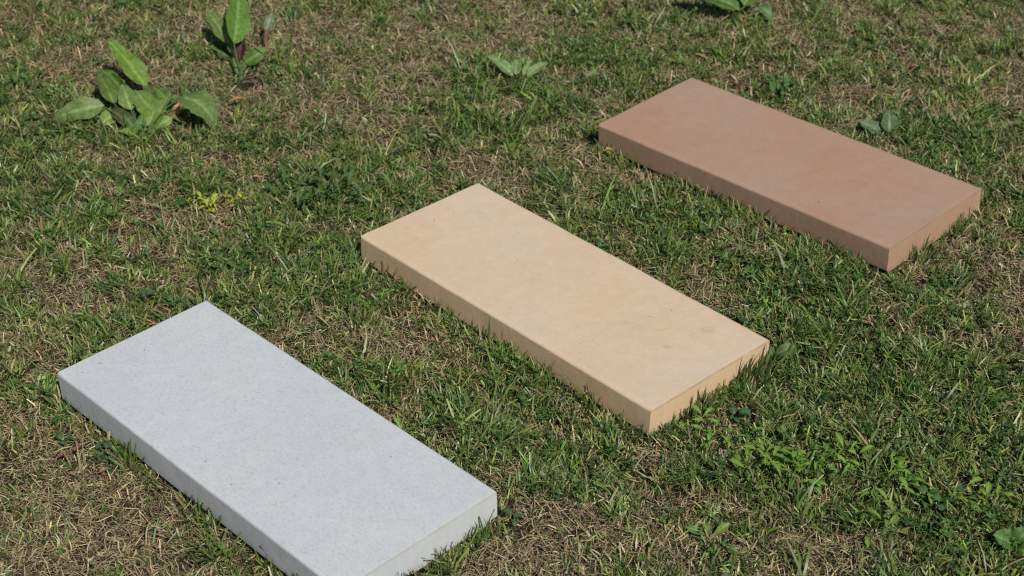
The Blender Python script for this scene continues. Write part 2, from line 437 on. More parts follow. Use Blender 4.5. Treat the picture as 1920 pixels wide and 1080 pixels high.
def blades(P, az, e0, e1, length, width, c0, c1, blunt, z_up, nseg=3, twist=0.6, lim=None):
    """arrays of n blades -> verts, loops, starts, colours; each blade bends from elevation e0 to e1"""
    n = len(P)
    rows = nseg + 1
    z = soil_z(P[:, 0], P[:, 1]) + z_up
    pos = np.stack([P[:, 0], P[:, 1], z], -1)
    tw = rng.normal(0, twist, n)
    kink = rng.normal(0, 0.18, (n, nseg))
    V = np.zeros((n, rows * 2, 3)); C = np.zeros((n, rows * 2, 3))
    seg = length / nseg
    a = az.copy()
    for r in range(rows):
        t = r / nseg
        e = e0 + (e1 - e0) * t
        side = np.stack([-np.sin(a + tw), np.cos(a + tw), 0.35 * np.sin(tw * 2)], -1)
        wprof = np.where(blunt, {3: [0.75, 1.0, 0.95, 0.7], 2: [0.8, 1.0, 0.65], 1: [1.0, 0.8]}[nseg][r], {3: [0.8, 1.0, 0.72, 0.08], 2: [0.8, 0.95, 0.08], 1: [1.0, 0.3]}[nseg][r])
        hw = (width * 0.5 * wprof)[:, None]
        V[:, 2 * r] = pos - side * hw; V[:, 2 * r + 1] = pos + side * hw
        cc = c0 + (c1 - c0) * t
        C[:, 2 * r] = cc; C[:, 2 * r + 1] = cc
        if r < nseg:
            a = a + kink[:, r]
            em = e0 + (e1 - e0) * (t + 0.5 / nseg)
            pos = pos + np.stack([np.cos(em) * np.cos(a), np.cos(em) * np.sin(a), np.sin(em)], -1) * seg[:, None]
            gz = soil_z(pos[:, 0], pos[:, 1]) + 0.0015
            pos[:, 2] = np.maximum(pos[:, 2], gz)
    V = press_out(V)
    cen = (V[:, 0::2] + V[:, 1::2]) * 0.5                       # blades torn across a slab corner are left out
    ok = np.linalg.norm(np.diff(cen, axis=1), axis=-1).max(1) < 1.6 * seg
    V, C = V[ok], C[ok]; n = len(V)
    base = (np.arange(n) * rows * 2)[:, None, None]
    tmpl = np.array([[2 * r, 2 * r + 1, 2 * r + 3, 2 * r + 2] for r in range(nseg)])
    F = (base + tmpl[None]).reshape(-1, 4)
    return V.reshape(-1, 3), F, C.reshape(-1, 3)

def pick(pal, n, jit=0.18):
    pal = np.array(pal); c = pal[rng.integers(0, len(pal), n)]
    return c * np.exp(rng.normal(0, jit, (n, 1))) * np.exp(rng.normal(0, 0.06, (n, 3)))

GREENS = [(.060, .112, .017), (.080, .148, .024), (.105, .178, .028), (.145, .21, .036), (.064, .135, .032), (.040, .078, .016), (.19, .24, .052), (.095, .168, .029), (.22, .25, .085), (.11, .188, .05), (.054, .115, .025)]
STRAWS = [(.40, .315, .175), (.31, .235, .125), (.52, .43, .265), (.22, .155, .085), (.45, .365, .22), (.10, .072, .042), (.35, .29, .15), (.43, .36, .24), (.15, .115, .068)]
def bare(P):
    """keep mask: hardly anything grows in the hollow at the foot of the tall dock"""
    p = at(455, 152); d = np.hypot(P[:, 0] - p.x, (P[:, 1] - p.y) * 0.8)
    return rng.random(len(P)) < np.clip((d - 0.012) / 0.05, 0.04, 1)

def add_stuff(name, parts, mat, label, cat):
    V = np.concatenate([p[0] for p in parts]); C = np.concatenate([p[2] for p in parts])
    off = np.cumsum([0] + [len(p[0]) for p in parts[:-1]])
    F = np.concatenate([p[1] + o for p, o in zip(parts, off)])
    me = mesh_np(name, V, F.ravel(), np.arange(len(F)) * 4, C)
    me.materials.append(mat)
    o = bpy.data.objects.new(name, me); col.objects.link(o)
    tag(o, label, cat, kind='stuff')
    return o

# matted dead grass lying on the soil: straight bits and curled bits
straw = []
for nseg, dens in ((1, (36000, 7000, 500)), (2, (17000, 3500, 300))):
    P = scatter(*dens); P = P[outside_slabs(P)]; P = P[bare(P)]
    g = green_map(P[:, 0], P[:, 1]); P = P[rng.random(len(P)) < 1.0 - 0.90 * g]
    n = len(P); cs = pick(STRAWS, n, 0.25)
    straw.append(blades(P, rng.uniform(0, 2 * np.pi, n), rng.normal(0.15, 0.25, n), rng.normal(-0.1, 0.25, n), rng.uniform(0.010, 0.034, n) * (0.75 if nseg == 1 else 1.0),
                        rng.uniform(0.0007, 0.0018, n), cs, cs * 1.05, np.ones(n, bool), rng.uniform(0.001, 0.011, n), nseg, 1.2))
# short dead blades still standing
P = scatter(12000, 3000, 300); P = P[outside_slabs(P)]; P = P[bare(P)]
g = green_map(P[:, 0], P[:, 1]); P = P[rng.random(len(P)) < 1.0 - 0.75 * g]
n = len(P); cs = pick(STRAWS, n, 0.22)
straw.append(blades(P, rng.uniform(0, 2 * np.pi, n), rng.normal(0.9, 0.3, n), rng.normal(0.35, 0.5, n), rng.uniform(0.012, 0.032, n), rng.uniform(0.0012, 0.0027, n),
                    cs * 0.9, cs * 1.08, rng.random(n) < 0.6, np.zeros(n), 2, 0.6))
add_stuff('dead_grass', straw, M_STRAW, 'matted straw coloured dead grass between the green blades', 'dead grass')

# living grass in small fans
def fans(dens, thr, lmin, lmax, wmin, wmax, per, spread, e_mean, nseg=3):
    Cn = scatter(*dens)
    g = green_map(Cn[:, 0], Cn[:, 1])
    keep = rng.random(len(Cn)) < np.clip((g - thr[0]) / (thr[1] - thr[0]), thr[2], 1)
    Cn = Cn[keep]; g = g[keep]; m = len(Cn)
    k = rng.integers(per[0], per[1] + 1, m)
    idx = np.repeat(np.arange(m), k); n = len(idx)
    P = Cn[idx] + rng.normal(0, spread, (n, 2))
    ok = outside_slabs(P, 0.055 if lmax > 0.06 else 0.002) & bare(P); P = P[ok]; idx = idx[ok]; n = len(P)
    faz = rng.uniform(0, 2 * np.pi, m); fl = rng.uniform(0.7, 1.3, m) * (0.65 + 0.45 * g) * (0.45 + 1.1 * fbm(Cn[:, 0], Cn[:, 1], 0.05, 91, 2))
    fc = pick(GREENS, m, 0.15); fc = fc * (1 - 0.0 * g[:, None])
    az = faz[idx] + rng.normal(0, 0.9, n)
    L = rng.uniform(lmin, lmax, n) * fl[idx]
    c = fc[idx] * np.exp(rng.normal(0, 0.26, (n, 1)))
    dry = rng.random(n) < 0.17 * (1.35 - g[idx])
    c[dry] = pick(STRAWS, dry.sum(), 0.2)
    tipdry = (rng.random(n) < 0.3)[:, None]
    c1 = np.where(tipdry, c * 0.4 + np.array((.30, .25, .13)) * 0.6, c * 1.12)
    c0 = c * 0.95  # blade foot a little darker: shade low in the turf put into the colour
    return blades(P, az, np.clip(rng.normal(e_mean, 0.3, n), 0.15, 1.5), rng.normal(e_mean - 0.75, 0.45, n), L, rng.uniform(wmin, wmax, n), c0, c1,
                  rng.random(n) < 0.45, np.zeros(n), nseg, 0.7)
green = [
    fans((5400, 1700, 220), (-0.1, 0.75, 0.22), 0.013, 0.036, 0.0014, 0.0034, (6, 13), 0.0065, 1.15, 2),
    fans((2000, 800, 100), (0.30, 0.9, 0.05), 0.022, 0.044, 0.0018, 0.0042, (4, 7), 0.007, 1.0),
    fans((130, 60, 20), (0.45, 0.9, 0.05), 0.050, 0.085, 0.0026, 0.0046, (2, 5), 0.006, 1.0),
]
# uncut grass that the mower missed along the slab sides: thick in places, none in others
Pe = []
for k, (sx, sy) in [(k, e) for k in SLABS for e in ((1, 0), (-1, 0), (0, 1), (0, -1))]:
    n = 420 if sx else 800
    t = rng.uniform(-0.5, 0.5, n); off = np.abs(rng.normal(0, 0.014, n)) + 0.003
    lx = np.where(sx != 0, sx * (SL / 2 + off), t * SL); ly = np.where(sy != 0, sy * (SW / 2 + off), t * SW)
    Wp = np.stack([lx, ly, np.full(n, -ST)], -1) @ FWD[k][:3, :3].T + FWD[k][:3, 3]
    amount = {('buff', 1, 0): 1.0, ('pink', 1, 0): 0.75, ('white', 1, 0): 0.4, ('buff', 0, -1): 0.5, ('pink', 0, -1): 0.3, ('white', 0, -1): 0.25}.get((k, sx, sy), 0.35)
    dens = np.clip((fbm(Wp[:, 0], Wp[:, 1], 0.07, 77, 2) - 0.60 + 0.36 * amount) * 7, 0, 1)
    Pe.append(Wp[rng.random(n) < dens][:, :2])
Pe = np.concatenate(Pe); n = len(Pe)
c = pick(GREENS, n, 0.2); dry = rng.random(n) < 0.2; c[dry] = pick(STRAWS, dry.sum(), 0.2)
green.append(blades(Pe, rng.uniform(0, 6.28, n), rng.normal(1.3, 0.2, n), rng.normal(0.75, 0.45, n), rng.uniform(0.014, 0.036, n) * (0.35 + 1.5 * fbm(Pe[:, 0], Pe[:, 1], 0.045, 78, 2)), rng.uniform(0.0018, 0.004, n), c * 0.85, c * 1.1,
                    rng.random(n) < 0.3, np.zeros(n), 3, 0.6))
add_stuff('lawn_grass', green, M_GRASS, 'short mown green lawn grass growing in uneven patches', 'grass')

# low clover-like leaflets woven into the turf, past counting
P = scatter(3000, 1200, 60); g = green_map(P[:, 0], P[:, 1])
P = P[(rng.random(len(P)) < np.clip((g - 0.45) * 1.4, 0.02, 1)) & outside_slabs(P, 0.01)]
n = len(P); c = pick([(.05, .115, .03), (.075, .155, .04), (.11, .20, .05), (.14, .23, .06)], n, 0.2)
rep = np.repeat(np.arange(n), 3); m = len(rep)
azl = rng.uniform(0, 6.28, n)[rep] + np.tile(np.array([0, 2.1, 4.2]), n) + rng.normal(0, .2, m)
def leaflets(P, az, z, size, tilt, c):
    n = len(P); d = np.stack([np.cos(az) * np.cos(tilt), np.sin(az) * np.cos(tilt), np.sin(tilt)], -1)
    s = np.stack([-np.sin(az), np.cos(az), rng.normal(0, .25, n)], -1)
    b = np.stack([P[:, 0], P[:, 1], soil_z(P[:, 0], P[:, 1]) + z], -1); sz = size[:, None]
    V = np.stack([b, b + d * sz * .55 - s * sz * .36, b + d * sz * .95 - s * sz * .2, b + d * sz + s * sz * .12, b + d * sz * .6 + s * sz * .38, b + d * sz * .5 - np.array([0, 0, .08]) * sz], 1)
    V = press_out(V)
    F = (np.arange(n) * 6)[:, None, None] + np.array([[0, 5, 2, 1], [0, 4, 3, 5], [5, 3, 2, 2]])[:2][None]
    return V.reshape(-1, 3), F.reshape(-1, 4), np.repeat(c, 6, 0)
add_stuff('ground_cover', [leaflets(P[rep], azl, rng.uniform(.010, .030, n)[rep], rng.uniform(.006, .0135, n)[rep], rng.normal(.2, .4, m), c[rep])], M_LEAF,
          'tiny round leaved ground cover woven through the lawn', 'ground cover')

# ------------------------------------------------------------------ weeds
def leaf_mesh(name, base, tip, width, arch=0.1, roll=0.0, fold=0.25, wave=0.05, colr=(.08, .15, .04), rib=(.17, .24, .09), shape='dock', nl=14, nw=8, seed=0, lobes=0, face=(0, 0, 1)):
    """one leaf blade from base to tip with a midrib fold, a bowed length and a wavy margin"""
    r = random.Random(seed)
    base, tip = Vector(base), Vector(tip)
    d = tip - base; L = d.length; d.normalize()
    nor = Vector(face) - d * Vector(face).dot(d)
    if nor.length < 0.05: nor = Vector((0.2, 0.3, 1)) - d * Vector((0.2, 0.3, 1)).dot(d)
    nor.normalize(); side = d.cross(nor).normalized()
    rot = Matrix.Rotation(roll, 3, d); side = rot @ side; nor = rot @ nor
    V, C = [], []
    ph = r.uniform(0, 6)
    for i in range(nl + 1):
        t = i / nl
        if shape == 'dock': p = (math.sin(math.pi * min(1, t ** 0.72)) ** 0.75) * (1 - 0.25 * t) * 1.12
        elif shape == 'round': p = math.sin(math.pi * min(1, t ** 0.8)) ** 0.55
        elif shape == 'blade': p = min(1, t * 6 + .5) * (1 - t ** 2.5)
        else: p = (math.sin(math.pi * t ** 1.35) ** 0.8)
        if lobes: p *= 0.62 + 0.38 * abs(math.cos(t * math.pi * lobes))
        p *= 1 + 0.05 * math.sin(t * 21 + ph) + 0.04 * math.sin(t * 37 + ph * 3)
        p = max(p, 0.035 if t < 0.98 else 0.015)
        cen = base + d * (L * t) + nor * (arch * L * 4 * t * (1 - t))
        for j in range(nw + 1):
            u = 2 * j / nw - 1
            w = width / 2 * p
            h = fold * abs(u) * w + wave * width * math.sin(t * 13 + ph + (2 if u > 0 else 0)) * u * u * (0.6 + 0.4 * math.sin(t * 29 + ph * 2))
            h += 0.026 * width * math.sin(t * 44 - abs(u) * 9) * (1 - 0.5 * abs(u))   # quilted between the side veins
            V.append(cen + side * (u * w) + nor * h)
            k = max(0, 1 - abs(u) * 5)
            vein = 0.32 if abs((t * 9 - abs(u) * 1.3) % 1.0) < 0.14 else 0
            k = max(k, vein)
            C.append([colr[q] * (1 - k) + rib[q] * k for q in range(3)])
    F = []
    s = nw + 1
    for i in range(nl):
        for j in range(nw):
            F += [i * s + j, i * s + j + 1, (i + 1) * s + j + 1, (i + 1) * s + j]
    return mesh_np(name, np.array([tuple(v) for v in V]), np.array(F), np.arange(nl * nw) * 4, np.array(C))

def tube_mesh(name, pts, r0, r1, c, sides=6):
    V, F = [], []
    n = len(pts)
    for i, p in enumerate(pts):
        p = Vector(p); a = Vector(pts[min(i + 1, n - 1)]) - Vector(pts[max(i - 1, 0)]); a.normalize()
        x = a.cross(Vector((0.3, 1, 0.2))).normalized(); y = a.cross(x)
        rr = r0 + (r1 - r0) * i / (n - 1)
        for k in range(sides):
            t = 2 * math.pi * k / sides
            V.append(p + (x * math.cos(t) + y * math.sin(t)) * rr)
    for i in range(n - 1):
        for k in range(sides):
            F += [i * sides + k, i * sides + (k + 1) % sides, (i + 1) * sides + (k + 1) % sides, (i + 1) * sides + k]
    return mesh_np(name, np.array([tuple(v) for v in V]), np.array(F), np.arange((n - 1) * sides) * 4, np.tile(np.array(c), (len(V), 1)))

def part(name, me, mat, parent):
    me.materials.append(mat)
    o = bpy.data.objects.new(name, me); col.objects.link(o); o.parent = parent
    return o

def big_weed(name, label, cat, root_px, leaves, group=None):
    """a rosette whose leaves were surveyed one by one: base and tip with their heights"""
    g = ground(*root_px)
    root = empty(name, g)
    tag(root, label, cat, group)
    for n, lf in enumerate(leaves):
        b = at(lf['b'][0], lf['b'][1], g.z + lf['b'][2]) - g
        t = at(lf['t'][0], lf['t'][1], g.z + lf['t'][2]) - g
        c = lf.get('c', (.075, .15, .04)); kk = (1.15, .92, 1.25, 1.08, .8, 1.1)[n % 6]; c = tuple(x * kk for x in c); rib = tuple(min(1, x * 1.5 + .03) for x in c)
        lo = part('leaf', leaf_mesh('leaf', b, t, lf['w'], lf.get('arch', .1), lf.get('roll', 0), lf.get('fold', .25), lf.get('wave', .09), c, rib, lf.get('shape', 'dock'), seed=n + 3, face=lf.get('face', (.15, -.62, .77))), M_LEAF, root)
        if 'label' in lf: lo['label'] = lf['label']
        if lf.get('stalk', True):
            mid = b * 0.55 + Vector((0, 0, 0.08 * b.length)); d = (t - b).normalized() * 0.012
            q0 = Vector((0.004 * math.cos(n * 2.4), 0.004 * math.sin(n * 2.4), -0.004))
            pts = [q0, q0.lerp(mid, .5), mid, mid.lerp(b, .6), b + d * 0.4]
            part('stalk', tube_mesh('stalk', pts, 0.0019, 0.0013, lf.get('sc', (.09, .13, .045))), M_STALK, lo)
    return root

GR = (.12, .205, .036); PALE = (.165, .25, .08); DK = (.075, .145, .026); BR = (.16, .09, .05)
big_weed('dock_plant', 'broad leaved dock rosette with one leaf upright and a drooping wide leaf', 'weed', (262, 262), [
    dict(b=(273, 163, .055), t=(200, 74, .125), w=.050, arch=.06, roll=.25, c=(.13, .22, .042)),
    dict(b=(196, 198, .055), t=(98, 224, .025), w=.050, arch=.12, roll=-.1, c=PALE),
    dict(b=(228, 172, .05), t=(180, 128, .085), w=.044, arch=.1, roll=.7, c=DK),  # dark green carries the shade of a leaf that faces away
    dict(b=(240, 172, .05), t=(195, 128, .075), w=.034, arch=.05, roll=-.9, c=DK),
    dict(b=(213, 194, .05), t=(184, 136, .085), w=.038, arch=.06, roll=.2, c=(.13, .21, .048)),
    dict(b=(246, 207, .045), t=(230, 158, .07), w=.040, arch=.06, roll=-.1, c=PALE),
    dict(b=(290, 220, .035), t=(252, 168, .065), w=.052, arch=.06, roll=.1, wave=.08, c=(.135, .215, .05)),
    dict(b=(338, 182, .080), t=(404, 247, .012), w=.084, arch=.26, roll=-.15, wave=.03, fold=.1, c=PALE, face=(.3, -.3, .9)),
    dict(b=(223, 213, .03), t=(181, 240, .022), w=.040, arch=.1, roll=.1, c=PALE),
    dict(b=(246, 236, .025), t=(206, 204, .04), w=.034, arch=.1, roll=.1, c=(.075, .085, .035), label='brownish faded leaf'),
    dict(b=(288, 205, .04), t=(278, 158, .055), w=.030, arch=.05, c=GR),
    dict(b=(318, 192, .045), t=(292, 164, .06), w=.030, arch=.05, roll=-.2, c=(.10, .19, .045)),
    dict(b=(292, 240, .015), t=(326, 220, .035), w=.034, arch=.1, c=PALE),
    dict(b=(262, 252, .012), t=(244, 222, .04), w=.026, arch=.08, c=(.12, .21, .05)),
    dict(b=(262, 260, .008), t=(246, 274, .014), w=.022, arch=.1, c=GR),
    dict(b=(270, 252, .012), t=(292, 205, .05), w=.024, arch=.05, c=(.13, .21, .05)),
    dict(b=(276, 250, .012), t=(306, 236, .03), w=.022, arch=.1, c=(.135, .215, .05)),
    dict(b=(262, 246, .02), t=(268, 212, .045), w=.022, arch=.06, c=(.09, .17, .045)),
    dict(b=(328, 216, .02), t=(336, 192, .045), w=.020, arch=.1, c=(.36, .19, .10), label='withered orange brown leaf'),
    dict(b=(300, 190, .04), t=(340, 182, .05), w=.022, arch=.15, c=DK),
    dict(b=(312, 212, .03), t=(350, 232, .02), w=.014, arch=.1, c=(.14, .15, .05)),
    dict(b=(256, 250, .015), t=(222, 246, .03), w=.020, arch=.1, c=GR),
    dict(b=(252, 244, .02), t=(232, 212, .05), w=.024, arch=.08, c=DK),
    dict(b=(276, 242, .02), t=(280, 200, .05), w=.026, arch=.08, roll=.4, c=(.15, .23, .05)),
    dict(b=(284, 236, .02), t=(312, 206, .045), w=.026, arch=.1, roll=-.3, c=GR),
    dict(b=(298, 214, .035), t=(322, 176, .06), w=.024, arch=.08, roll=-.4, c=PALE),
    dict(b=(306, 232, .015), t=(318, 250, .012), w=.018, arch=.1, c=GR),
    dict(b=(268, 262, .008), t=(284, 266, .018), w=.014, arch=.1, c=(.15, .23, .05)),
])
big_weed('dock_plant', 'tall upright dock plant with a dark red leaf at its foot', 'weed', (452, 150), [
    dict(b=(438, 82, .07), t=(446, -32, .15), w=.062, arch=.05, roll=.5, c=(.105, .20, .038), wave=.06),
    dict(b=(430, 84, .05), t=(388, 22, .09), w=.046, arch=.05, roll=.3, c=PALE),
    dict(b=(440, 105, .03), t=(420, 52, .07), w=.020, arch=.05, c=(.10, .19, .05)),
    dict(b=(450, 112, .025), t=(458, 64, .075), w=.044, arch=.05, roll=-.8, c=(.09, .05, .035), label='dark red shaded leaf'),
    dict(b=(458, 118, .03), t=(506, 90, .055), w=.036, arch=.12, roll=.2, c=(.11, .205, .038)),
    dict(b=(430, 108, .03), t=(388, 84, .04), w=.008, arch=.02, c=(.11, .18, .05)),
    dict(b=(448, 140, .008), t=(436, 106, .04), w=.014, c=DK),
    dict(b=(452, 135, .01), t=(470, 104, .04), w=.012, c=(.135, .215, .05)),
    dict(b=(499, 60, .05), t=(512, 22, .085), w=.020, arch=.2, c=(.13, .17, .11)),
    dict(b=(500, 90, .03), t=(498, 52, .055), w=.010, c=(.17, .09, .05), label='reddish bract'),
])
big_weed('broadleaf_weed', 'small pale broadleaf weed of four spread leaves in bare dry turf', 'weed', (972, 148), [
    dict(b=(961, 143, .018), t=(911, 104, .045), w=.030, arch=.1, roll=.25, c=(.17, .25, .105)),
    dict(b=(966, 140, .02), t=(969, 111, .04), w=.026, arch=.08, shape='round', c=(.17, .25, .105)),
    dict(b=(982, 142, .018), t=(998, 110, .04), w=.016, arch=.08, roll=-.4, c=(.17, .25, .105)),
    dict(b=(988, 143, .018), t=(1029, 117, .035), w=.022, arch=.12, roll=-.2, c=(.17, .25, .105)),
])
big_weed('broadleaf_weed', 'large leaved weed beyond the far end of the pink slab', 'weed', (1400, 22), [
    dict(b=(1388, 20, .03), t=(1272, -12, .05), w=.060, arch=.12, roll=.3, c=(.09, .17, .045)),
    dict(b=(1394, 10, .04), t=(1436, -30, .075), w=.060, arch=.1, roll=-.4, c=PALE),
    dict(b=(1422, 12, .035), t=(1448, 40, .010), w=.030, arch=.25, c=(.09, .16, .06)),
    dict(b=(1392, 0, .04), t=(1390, -60, .09), w=.055, arch=.05, c=GR),
])
big_weed('broadleaf_weed', 'pair of grey green downy leaves beside the long edge of the pink slab', 'weed', (1652, 254), [
    dict(b=(1650, 252, .012), t=(1612, 228, .03), w=.040, arch=.08, roll=.3, shape='round', c=(.12, .18, .095)),
    dict(b=(1666, 249, .012), t=(1667, 205, .05), w=.042, arch=.06, shape='dock', c=(.10, .165, .07), fold=.4),
    dict(b=(1664, 246, .012), t=(1686, 236, .02), w=.012, arch=.06, c=(.17, .2, .12)),
])
big_weed('broadleaf_weed', 'single broad green weed low at the corner of the grass by three lobed leaves', 'weed', (1895, 1032), [
    dict(b=(1900, 1022, .012), t=(1862, 1004, .035), w=.036, arch=.1, roll=.2, shape='round', c=(.075, .16, .04)),
    dict(b=(1902, 1020, .012), t=(1930, 990, .035), w=.034, arch=.1, shape='round', c=(.075, .16, .04)),
    dict(b=(1904, 1030, .012), t=(1935, 1040, .025), w=.030, arch=.1, shape='round', c=GR),
])
big_weed('plantain_weed', 'narrow leaved plantain pressed flat in the turf below the feathery weeds', 'weed', (1332, 1006), [
    dict(b=(1328, 1004, .012), t=(1286, 988, .022), w=.014, arch=.08, shape='long', c=(.085, .17, .045)),
    dict(b=(1332, 1002, .012), t=(1318, 980, .03), w=.012, arch=.06, shape='long', c=GR),
    dict(b=(1335, 1004, .012), t=(1368, 980, .03), w=.012, arch=.08, shape='long', c=GR),
    dict(b=(1334, 1008, .01), t=(1312, 1022, .018), w=.010, arch=.08, shape='long', c=DK),
])
big_weed('broadleaf_weed', 'hairy grey green leaf touching the lit end of the buff slab', 'weed', (1462, 672), [
    dict(b=(1456, 664, .02), t=(1492, 648, .035), w=.022, arch=.15, shape='round', c=(.09, .15, .055)),
    dict(b=(1450, 668, .02), t=(1430, 646, .035), w=.018, arch=.1, shape='round', c=(.09, .15, .05)),
])

# small rosettes: every leaf a part, meshes shared inside a plant
def small_weed(name, label, cat, px, n, lmin, lmax, wr, c, shape='long', elev=(0.1, 0.7), lobes=0, spread=0.0, height=0.015, tipc=None, group=None, seed=0):
    r = random.Random(seed * 17 + 3)
    g = ground(*px); root = empty(name, g); tag(root, label, cat, group)
    protos = []
    for k in range(3):
        cc = tuple(x * r.uniform(.85, 1.2) for x in c) if not (tipc and k == 0) else tipc
        me = leaf_mesh('leaf', (0, 0, 0), (1, 0, 0), wr, .12 + .05 * k, 0, .3, .06, cc, tuple(min(1, x * 1.35 + .02) for x in cc), shape, nl=10, nw=4, seed=seed + k, lobes=lobes)
        me.materials.append(M_LEAF); protos.append(me)
    for i in range(n):
        me = protos[0] if (tipc and i < n // 3) else protos[r.randrange(1 if tipc else 0, 3)]
        o = bpy.data.objects.new('leaf', me); col.objects.link(o); o.parent = root
        a = i * 2.399 + r.uniform(-.3, .3); e = r.uniform(*elev); L = r.uniform(lmin, lmax)
        rad = spread * math.sqrt(r.random()); b = r.uniform(0, 6.28)
        o.location = (rad * math.cos(b) + .003 * math.cos(a), rad * math.sin(b) + .003 * math.sin(a), r.uniform(.3, 1.0) * height)
        o.rotation_euler = (r.uniform(-.4, .4), -e, a)
        o.scale = (L, L, L)
    return root

YG = (.31, .43, .05)
small_weed('yellow_weed', 'small yellow lime weed with orange centre beside a smaller yellow one', 'weed', (384, 398), 22, .012, .023, .5, YG, 'round', (-.1, .5), 2, .028, .030, (.34, .40, .06), seed=1)
small_weed('yellow_weed', 'smaller sparse yellowish weed right beside the yellow lime weed', 'weed', (438, 390), 15, .012, .022, .5, (.27, .35, .055), 'round', (-.1, .5), 2, .022, .030, (.42, .40, .07), seed=2)
FG = (.16, .285, .042)
feather = 'feathery bright green weeds in front of the buff slab'
for i, (px, py, n, sp) in enumerate([(1480, 885, 34, .035), (1525, 900, 26, .03), (1345, 830, 26, .028), (1400, 870, 24, .03), (1570, 878, 18, .025), (1440, 908, 18, .025), (1700, 925, 20, .03), (1640, 985, 18, .03), (1840, 955, 20, .03)]):
    small_weed('feathery_weed', ['bright green lobed weed, fullest of the feathery clump before the buff slab', 'bright green lobed weed hugging the fullest feathery weed on its right',
               'bright lobed weed close by the near corner of the buff slab', 'bright lobed weed between the buff slab corner and the fullest feathery weed',
               'lobed weed at the outer rim of the feathery clump beside broad grass blades', 'low lobed weed at the near side of the fullest feathery weed', 'low lobed weed in lush grass next to the paired clovers', 'low lobed weed between narrow plantain and large clover', 'low lobed weed in lush grass by the broad corner weed'][i],
               'weed', (px, py), n, .016, .034, .32, FG, 'long', (-.1, .7), 4, sp * 1.5, .034, group=feather, seed=10 + i)
for i, (px, py, n) in enumerate([(545, 365, 26), (620, 352, 28), (590, 395, 26), (650, 385, 22)]):
    small_weed('yarrow_patch', ['dark feathery yarrow nearest the yellow weeds', 'dark feathery yarrow at the far side of its patch', 'dark feathery yarrow in the middle of its patch',
               'dark feathery yarrow of its patch nearest the buff slab'][i], 'weed', (px, py), n, .022, .045, .28, (.075, .155, .04), 'long', (.1, 1.0), 5, .045, .03, group='dark feathery yarrow left of the buff slab', seed=30 + i)
small_weed('leafy_clump', 'bright green leafy clump against the far long edge of the pink slab', 'weed', (1448, 182), 26, .016, .032, .5, (.06, .14, .035), 'round', (.1, 1.0), 2, .04, .03, seed=41)
small_weed('leafy_clump', 'fresh green lobed clump on dry turf between pale weed and pink slab', 'weed', (1030, 195), 16, .016, .032, .4, (.09, .18, .045), 'long', (.1, .8), 3, .03, .02, seed=42)
small_weed('leafy_clump', 'low green leafy clump on the lawn left of the large dock', 'weed', (45, 165), 18, .016, .03, .5, (.07, .15, .04), 'round', (.1, .8), 2, .04, .02, seed=43)
small_weed('leafy_clump', 'low dark leafy clump beside the pink petals and white slab', 'weed', (205, 872), 18, .010, .02, .7, (.045, .105, .04), 'round', (.1, .7), 0, .03, .02, seed=44)
CL = (.06, .135, .045)
for i, (px, py, s, lab) in enumerate([
    (1762, 962, 1.5, 'large three leaflet clover in lush grass near the broad corner weed'), (1735, 948, 1.2, 'clover with three leaflets just left of the large clover'),
    (272, 572, 1.1, 'small blue green clover behind the far end of the white slab'), (326, 582, 1.1, 'bright clover touching the back edge of the white slab'),
    (418, 497, 1.3, 'dark clover lying flat between yellow weeds and white slab'), (442, 515, 1.1, 'dark clover just below the flat lying clover'),
    (120, 838, 1.2, 'grey green clover in dry turf left of the pink petals'), (244, 838, 1.2, 'dark clover between pink petals and the white slab'),
    (1380, 792, 1.3, 'pale clover leaf beside the near corner of the buff slab'), (960, 990, 1.2, 'clover in dry turf beside the right end of the white slab'),
    (1790, 770, 1.2, 'clover in deep green grass right of the buff slab'), (1130, 480, 1.0, 'clover between buff and pink slab'),
    (985, 770, 1.1, 'clover between the white slab and the buff slab'), (1610, 470, 1.0, 'clover at the foot of the long side of the pink slab')]):
    small_weed('clover_plant', lab, 'clover', (px, py), 3, .013 * s, .016 * s, .8, CL, 'round', (.0, .3), 0, .001, .028, group='clover plants in the lawn', seed=60 + i)

